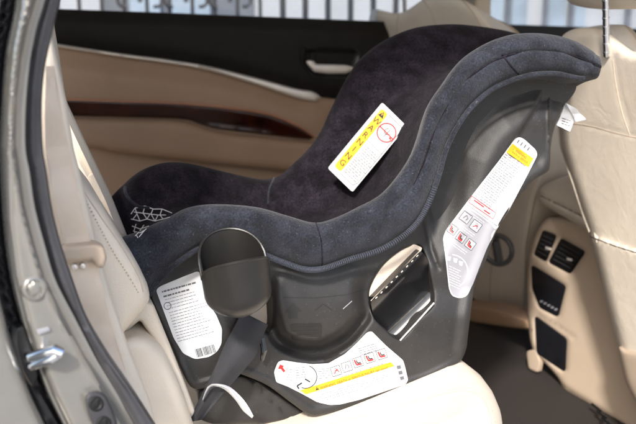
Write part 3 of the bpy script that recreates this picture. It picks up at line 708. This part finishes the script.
# embossed marks on the bowl, relief shading put in as flat dark and light colour
S = Sticker(tsh, .0004)
def arrow(cx, cy, s, m='shell_dark'):
    S.poly([(cx-.55*s, cy), (cx, cy-.62*s), (cx+.6*s, cy-.05*s), (cx+.32*s, cy), (cx+.32*s, cy+.42*s), (cx-.3*s, cy+.45*s), (cx-.3*s, cy+.02*s)], m, 0)
arrow(293, 312, 15); S.build('raised_arrow', shell)
S = Sticker(tsh, .0004); S.path([(315, 311), (323, 304), (332, 310)], 1.0, 'shell_dark', 0); S.build('raised_chevron', shell)
S = Sticker(tsh, .0004); S.path([(343, 309), (352, 301)], .8, 'lgrey', 0); S.build('raised_stroke', shell)
S = Sticker(tsh, .0004); S.path([(283, 297.5), (315, 298), (345, 295), (368, 289)], 1.0, 'shell_dark', 0); S.build('mould_line', shell)
S = Sticker(tsh, .0004); S.poly(soft([(290, 324), (322, 323), (322, 338), (292, 341)], 3, 3), 'shell_dark', 0)
for k in range(3): S.path([(294, 328+k*4), (318, 327+k*4)], .5, 'shell', 1)
S.build('raised_panel', shell)

# --- labels
YEL = 'DEATH or SERIOUS INJURY can occur'
def tri_mark(S, c, s, u, v, layer):
    c = Vector(c); u = Vector(u).normalized(); v = Vector(v).normalized()
    S.poly([c-u*s*.55-v*s*.45, c+v*s*.55, c+u*s*.55-v*s*.45], 'ink', layer, 9)
    S.line(c-v*s*.15, c+v*s*.25, s*.13, 'yellow', layer+1)
# A: flag label hanging on the inner side
tc2 = bvh(cover)
cA = Vector((382.2, 102.4)); u = Vector((24.6, 23.9)); v = Vector((-54.4, 65.7)); G = fr(cA, u, v)
# the label is a stiff card: lay it on one plane just in front of the cover
pts = [at(*G(a, b), tc2) for a, b in ((.1, .1), (.1, .9), (.6, .9), (.5, .5), (.2, .5))]
best = min((p-CAM).dot(ray(318, 212).normalized()) for p in pts)
ce = at(*G(.35, .5), tc2)
vd = ray(*G(.4, .5)).normalized(); nl = (-vd + Vector((-.50, -.1, .15))).normalized()
mxo = max((at(*G(a, b), tc2)-ce).dot(nl) for a in (.0, .2, .4, .6, .8, 1) for b in (0, .2, .4, .6, .8, 1) if ((at(*G(a, b), tc2)-ce).dot(nl)) < .07)
card_v, card_f = relief_geo(soft([G(0, 0), G(1.0, 0), G(1.0, 1), G(0, 1)], 2, 3), ce+nl*(mxo+.003), nl, sp=5, thick=.0012, h=lambda X, Y, d: .0012*np.sin(X*.12+Y*.05))
flag = obj('warning_card', card_v, card_f, 'white', cs, label='white and yellow WARNING label hanging on the inner side of the seat')
ta = bvh(flag)
S = Sticker(ta, .0004)
S.poly(soft([G(.1, .05), G(.36, .05), G(.36, .93), G(.1, .93)], 3, 3), 'yellow', 0)
uu, vv = u.normalized(), -v.normalized()
tri_mark(S, G(.225, .105), 6, uu, vv, 1)
for k, ch in enumerate('WARNING'):
    V_, _ = glyphs(ch); wd = max(p[0] for p in V_); c = G(.225, .235+k*.105)
    S.text(ch, c-uu*wd*8.6/2, uu, vv, 8.6, 'ink', 1)
S.arc(G(.66, .22), 9.4, 0, 360, 1.3, 'red', 1); c = G(.66, .22); S.line(c+Vector((-6.5, -6.5)), c+Vector((6.5, 6.5)), 1.2, 'red', 2)
S.arc(c+Vector((1, -1)), 3.0, 40, 300, .7, 'micro', 1); S.line(c+Vector((-3, 4)), c+Vector((4, -3)), .7, 'micro', 1); S.poly([c+Vector((2, 5)), c+Vector((5, 4)), c+Vector((4, 8))], 'red', 2)
S.line(G(.36, .44), G(.96, .44), .5, 'micro', 1)
S.path([G(.36, .05), G(.9, .05), G(.95, .1), G(.95, .88), G(.88, .94), G(.36, .94)], .6, 'micro', 1)
S.fine(G(.42, .50), uu, -vv, 18, 14, 2.55, .75, ragged=.15)
S.build('print', flag)
# B: long label on the back of the shell
S = Sticker(tsh)
LB = [(519.5, 137), (524, 139), (536, 150), (537.5, 155), (533, 164), (520, 189), (508, 212), (495, 232), (487, 248), (480, 266), (473, 284), (467, 296), (460, 298.5), (452, 296), (449, 289), (446, 262), (443, 238), (446, 230), (458, 214), (477, 189), (498, 162), (515, 138.5)]
S.poly(soft(LB, 3, 2.5), 'white', 0, 2.5)
S.poly([(466.5, 204), (491, 224), (497, 228.5), (487, 248), (480, 266), (473, 284), (467, 295), (460, 297.5), (453, 295), (450, 289), (447, 262), (444, 238), (447, 230), (459, 214)], 'lgrey', 1, 2.5)
S.poly([(512.5, 143.5), (533.5, 158.5), (528.5, 167.5), (506.5, 152)], 'yellow', 1)
bu = Vector((20, 14.6)); bv = Vector((6.5, -8.5)); un = bu.normalized(); vn = Vector((un.y, -un.x))
tri_mark(S, (513, 147.5), 3.5, un, vn, 2)
S.text('WARNING', (515, 151.3), un, vn, 3.6, 'ink', 2, length=13)
S.text('DEATH or SERIOUS', (510.7, 152.0), un, vn, 3.2, 'brown_ink', 2, length=20)
S.text('INJURY can occur', (508.6, 155.3), un, vn, 3.2, 'brown_ink', 2, length=20)
for k in range(4):
    c = Vector((519, 139.5))+un*(k*4.2+.5); S.line(c, c-vn*4, 1.4, 'micro', 1)
dn = Vector((-.585, .81))
S.fine((505, 154), un, dn, 22, 22, 2.55, .6, ragged=.1)
S.path([(472, 196), (496, 213), (493, 219), (468.5, 202), (472, 196)], .7, 'red', 2); S.line((474, 200), (484, 207), 1.2, 'red', 2); S.line((484, 210), (490, 214), 1.2, 'red', 2)
S.path([(466.5, 204), (497, 226)], .5, 'micro', 2)
def sq(S, c, s, u, v, fig=0, layer=2):
    c = Vector(c); u = Vector(u).normalized()*s/2; v = Vector(v).normalized()*s/2
    S.poly([c-u-v, c+u-v, c+u+v, c-u+v], 'white', layer, 9)
    S.path([c-u-v, c+u-v, c+u+v, c-u+v, c-u-v], .5, 'ink', layer+1)
    if fig == 1: S.path([c-u*.6+v*.7, c-u*.4-v*.5, c+u*.7-v*.6], 1.5, 'red', layer+2); S.path([c-u*.2+v*.5, c-u*.1-v*.2, c+u*.6-v*.25], 1.0, 'ink', layer+2)
    elif fig == 2: S.path([c-u*.5-v*.5, c+u*.2+v*.3, c+u*.6-v*.4], .9, 'red', layer+2); S.arc(c+u*.1+v*.3, s*.15, 0, 360, .5, 'micro', layer+2)
    else: S.path([c-u*.4-v*.4, c-u*.1+v*.5, c+u*.5+v*.1, c+u*.3-v*.5], .6, 'micro', layer+2)
for c, s_, fg in (((465.8, 217.4), 9.5, 0), ((475.7, 226), 9.5, 2), ((452.5, 229.5), 8.5, 1), ((461, 237.4), 8.5, 1), ((470.3, 244.4), 8.5, 1)): sq(S, c, s_, un, vn, fg)
S.fine((466, 209), un, dn, 24, 2, 2.2, .5, 'white', 2); S.fine((462, 226), un, dn, 18, 2, 2.2, .5, 'white', 2); S.fine((450, 240), un, dn, 24, 2, 2.4, .5, 'white', 2)
S.arc((451, 271.5), 17, -85, 60, .9, 'white', 2)
for c in ((449, 258), (455.5, 260), (461, 263)): S.poly([(c[0]-2, c[1]-2), (c[0]+2, c[1]-1), (c[0]+1, c[1]+3), (c[0]-1.5, c[1]+2)], 'white', 2)
S.fine((449, 266), (1, .45), (0, 1), 14, 8, 2.6, .5, 'white', 2)
S.build('instruction_label', shell, 'long narrow label with yellow band on the back of the shell')
# C: lower label
S = Sticker(tsh)
LC = [(278, 362), (282.5, 360.2), (297, 362.6), (312.5, 364.3), (328.4, 363.4), (345, 354), (357, 343), (367, 332.5), (371.5, 331.2), (386.3, 346), (403.1, 360.4), (405, 367), (408, 380), (405.8, 384.3), (380, 393), (358.9, 400), (340, 404.5), (330, 405), (317.8, 402.5), (301.8, 393.7), (287.7, 386.6), (276.2, 382.2), (274, 372)]
S.poly(soft(LC, 2, 2.5), 'white', 0, 2.5)
S.poly([(300, 390.5), (391, 362), (394.5, 366.2), (306, 394.6)], 'yellow', 1)
cu = Vector((91, -28.4)).normalized(); cv = Vector((cu.y, -cu.x))
tri_mark(S, (317, 388.6), 3.4, cu, cv, 2)
S.text('WARNING: DEATH or SERIOUS INJURY can occur', Vector((320.5, 389.6)), cu, cv, 3.7, 'brown_ink', 2, length=71)
for k, c in enumerate(((336, 371), (346.8, 366.8), (357.8, 362.2), (369.6, 358), (381.6, 354.2))): sq(S, c, 9.3, cu, cv, (2, 0, 1, 1, 1)[k])
S.fine((316, 396.5), cu, -cv, 82, 4, 2.1, .5, ragged=.15)
S.fine((318, 369.5), (1, -.1), (0, 1), 13, 5, 2.3, .5); S.fine((358, 349), cu, -cv, 22, 4, 2.3, .6)
S.fine((341, 377), cu, -cv, 48, 1, 2, .5)
S.arc((305.4, 376.9), 11.5, -70, 110, .8, 'ink', 2)
S.poly([(278, 369), (280, 364.5), (284, 366), (282.7, 367.4), (285.5, 371), (283.5, 372.5), (280.8, 369)], 'red', 2)
S.path([(302, 383), (297, 386), (299, 389)], 1.4, 'ink', 2); S.path([(305, 379), (310, 382)], 1.4, 'ink', 2)
S.fine((286, 369), (1, .15), (0, 1), 8, 5, 2.6, .5); S.fine((296, 368), (1, -.1), (0, 1), 13, 5, 2.5, .5)
for k in range(3): S.poly([(396.5+k*1.6, 366+k*5.5), (400.5+k*1.6, 365+k*5.5), (401.3+k*1.6, 368.5+k*5.5), (397.3+k*1.6, 369.5+k*5.5)], 'micro', 2)
S.build('safety_label', shell, 'wide white label with yellow band and small pictures low on the base')
# D: left label
S = Sticker(tsh)
LD = [(155.9, 290), (160, 286.4), (180, 278), (198, 271), (202, 275), (203, 288.6), (209, 305), (216, 314.5), (222, 328.7), (221.5, 344), (217, 352), (209, 357), (195, 359.3), (183, 353.4), (173.6, 338), (164, 312)]
S.poly(soft(LD, 3, 3), 'white', 0)
du = Vector((1, -.28)).normalized(); dv = Vector((.30, .95)).normalized()
for k in range(2): S.fine(Vector((162, 292))+dv*k*5, du, dv, 36, 1, 3, 1.6, 'micro')
S.fine((165, 300), du, dv, 34, 4, 3.2, .45); S.fine((169, 313), du, dv, 40, 11, 3.0, .45)
S.arc((167.5, 306), 3.5, 0, 360, .7, 'micro', 1)
for k in range(15):
    c = Vector((195, 349.5))+du*k*1.35; S.line(c, c+dv*8.5, random.choice((.4, .7, .9)), 'ink' if random.random() < .8 else 'micro', 1)
S.build('barcode_label', shell, 'rounded white label with small print and barcode at the left end')

# --- cup holder
cy_ = 1.118; RX = 33*(PY(241, 280, cy_)-CAM).length/F
c0 = PY(239, 300, cy_); axx = Vector((-.10, 0, 1)).normalized()
prof = []  # height (0 at c0), radius factor
Hm = .048
def cup_r(t): # t 0 bottom .. 1 top
    return RX*(math.sqrt(max(0, 1-(1-min(t/.30, 1))**2))**.75*.97+.03*min(1, t*1.5))
segs = 40; outer = []; inner = []
zb = -(318-300)*(c0-CAM).length/F*1.03
sx_ = Vector((1, 0, .1)).normalized(); sy_ = Vector((0, 1, 0))
def rim_h(a): # tall behind, low in front
    s = math.sin(a); return .040+abs(s)**(.5 if s > 0 else .6)*(.050 if s > 0 else .030)
for i in range(15):
    t = i/14; rg = []
    for j in range(segs):
        a = 2*math.pi*j/segs; top = rim_h(a); z = zb+(top-zb)*(t**1.25 if i else 0)
        tt = (z-zb)/(.06); r = RX*(1-(1-min(1, .02+tt*1.5))**2.4)
        r = max(r, RX*.03)*(1+.03*tt)
        rg.append(c0+axx*z+sx_*math.cos(a)*r+sy_*math.sin(a)*r)
    outer.append(rg)
for i in range(12):
    t = 1-i/11; rg = []
    for j in range(segs):
        a = 2*math.pi*j/segs; top = rim_h(a); z = zb+.006+(top-zb-.006)*t
        tt = (z-zb-.006)/(.06); r = RX*(1-(1-min(1, .02+tt*1.8))**2.6)-.003
        r = max(r, RX*.03)*(1+.03*tt)
        rg.append(c0+axx*z+sx_*math.cos(a)*r+sy_*math.sin(a)*r)
    inner.append(rg)
CR = [c0+axx*rim_h(a)*1.0+sx_*math.cos(a)*RX*1.02+sy_*math.sin(a)*RX*1.02 for a in np.linspace(0, 2*math.pi, 41)]
cup = obj('cup_holder', *loft_geo(outer+inner), 'cup', cs, sharp=70)
obj('rim', *tube_geo(CR, .0022, 8), 'cup', cup)
# --- strap and tail
sp_l = [(242, 312), (236, 324), (224, 348), (210, 379), (195, 409), (190, 422)]
sp_r = [(268, 325), (263, 336), (256, 355), (238, 377), (221, 396), (202, 420)]
pl = curve(sp_l, 4); 
def strap_geo(Lp, Rp, Y, th, nseg=24):
    rr_ = []
    cl = curve(Lp, 2); cr = curve(Rp, 2)
    for k in range(nseg):
        t = k/(nseg-1); a = cl[int(t*(len(cl)-1))]; b = cr[int(t*(len(cr)-1))]; y = Y(t) if callable(Y) else Y
        ring = []
        for q in range(7):
            s = q/6; p = a.lerp(b, s); ring.append(PY(p.x, p.y, y+.004*math.sin(s*math.pi*2+t*3)))
        ring += [p+Vector((0, th, 0)) for p in ring[::-1]]
        rr_.append(ring)
    return loft_geo(rr_)
obj('anchor_strap', *strap_geo(sp_l, sp_r, lambda t: 1.20-.035*t, .0025), 'strap', cs, sharp=60, label='dark grey webbing strap hanging under the cup holder')
obj('strap_tail', *strap_geo([(203, 401), (206, 394), (209, 389), (212, 386.4), (219, 387), (227, 391.5), (236, 401), (243, 411), (252, 418.5)], [(202.6, 400), (205, 393), (208, 387), (212, 384.4), (221, 384.5), (231, 388), (241, 397), (248, 406), (253.5, 416)], lambda t: 1.162-.02*t, .0015, 26), 'white', cs, sharp=60, label='thin white strap end curling over the grey strap')
obj('release_lever', *tube_geo([PY(262, 338, 1.20), PY(264, 350, 1.195), PY(262, 360, 1.20)], [.004, .005, .003], 10), 'gloss', cs)

# hanging fabric tag behind the shell
v1_, f1_ = relief_geo(soft([(565, 102), (556, 125), (570, 131.5), (574, 121)], 1, 3), Vector((0, 1.27, 0)), NY, sp=4, thick=.001, h=lambda X, Y, d: .004*np.sin(X*.3))
v2_, f2_ = relief_geo(soft([(566, 103), (577, 109), (584.5, 119), (574, 121.5), (571, 112)], 1, 3), Vector((0, 1.262, 0)), NY, sp=4, thick=.001, h=lambda X, Y, d: .006*np.sin(Y*.25))
tag_ = obj('fabric_tag', *merge((v1_, f1_), (v2_, f2_)), 'white', cs, label='folded white fabric tag behind the top of the shell')
S = Sticker(bvh(tag_), .0004); S.fine((562, 118), (1, .35), (-.1, 1), 9, 3, 2.6, .6, 'ink', 0); S.build('print', tag_)

# ================================================================= OUTSIDE
ZG = ZF-.42
structure(obj('ground', *box_geo(-40, 60, -40, 60, ZG-.1, ZG), 'pave'))
zr = PY(200, 60, 4.6).z
bars = []; X0 = PY(-40, 5, 4.6).x; X1 = PY(372, 5, 4.6).x
fence = thing('iron_railing', 'dark iron railing of upright bars beyond the far car window', 'railing', ((X0+X1)/2, 4.6, ZG))
for px in [208+22.6*k for k in range(-11, 9)]:
    p = PY(px+7, 8, 4.6); big = px > 270
    r = .017 if big else .010
    obj('bar', *tube_geo([Vector((p.x, 4.6, ZG)), Vector((p.x, 4.6, zr+1.1))], r, 8), 'iron', fence)
for z in (zr-.35, zr+1.0): obj('rail', *box_geo(X0-.5, X1+.3, 4.585, 4.615, z, z+.03), 'iron', fence)
def ornament(px, n=2):
    gs = []
    for s in (-1, 1):
        c = PY(px, 2, 4.58); pts = []
        for a in np.linspace(0, 4.8, 22):
            r = .075*(1-a/6.5); pts.append(c+Vector((s*(.07-r*math.cos(a)), 0, r*math.sin(a))))
        gs.append(tube_geo(pts, .009, 8))
    return obj('scroll', *merge(*gs), 'iron', fence)
ornament(230); ornament(140); ornament(186)
p_a = PY(256, 5, 7).x; xl = PY(-120, 5, 7).x; xr = PY(700, 5, 7).x
bw_ = thing('white_building', 'pale painted building front behind the railing', 'building', (p_a+1, 7, ZG))
obj('wall', *box_geo(p_a, PY(480, 5, 7).x, 7, 7.2, ZG, 5), 'wall', bw_)
b2 = thing('grey_building', 'grey building with shop windows at the left behind the railing', 'building', ((xl+p_a)/2, 7.05, ZG))
obj('wall', *box_geo(xl-1, p_a-.01, 7.05, 7.2, ZG, 5), 'dkwall', b2)
for a, b in ((60, 100), (130, 160), (172, 210)):
    obj('window', *box_geo(PY(a, 5, 7).x, PY(b, 5, 7).x, 7.0, 7.04, zr-.3, zr+1.2), 'wall' if a == 60 else 'winglass', b2)
b3 = thing('glass_building', 'pale blue building with tall window frames at the right beyond the front window', 'building', (PY(590, 5, 7).x, 7.1, ZG))
obj('wall', *box_geo(PY(481, 5, 7).x, PY(900, 5, 7).x, 7.1, 7.3, ZG, 5), 'wall', b3)
for a, b in ((494, 506), (510, 530), (551, 569), (575, 589)):
    wn = obj('window', *box_geo(PY(a, 5, 7).x, PY(b, 5, 7).x, 7.04, 7.09, zr-.3, zr+1.4), 'winglass', b3)
for a in (508, 545, 628, 571):
    obj('mullion', *box_geo(PY(a, 5, 7).x, PY(a+3, 5, 7).x, 6.98, 7.03, ZG, zr+2), 'dkwall', b3)
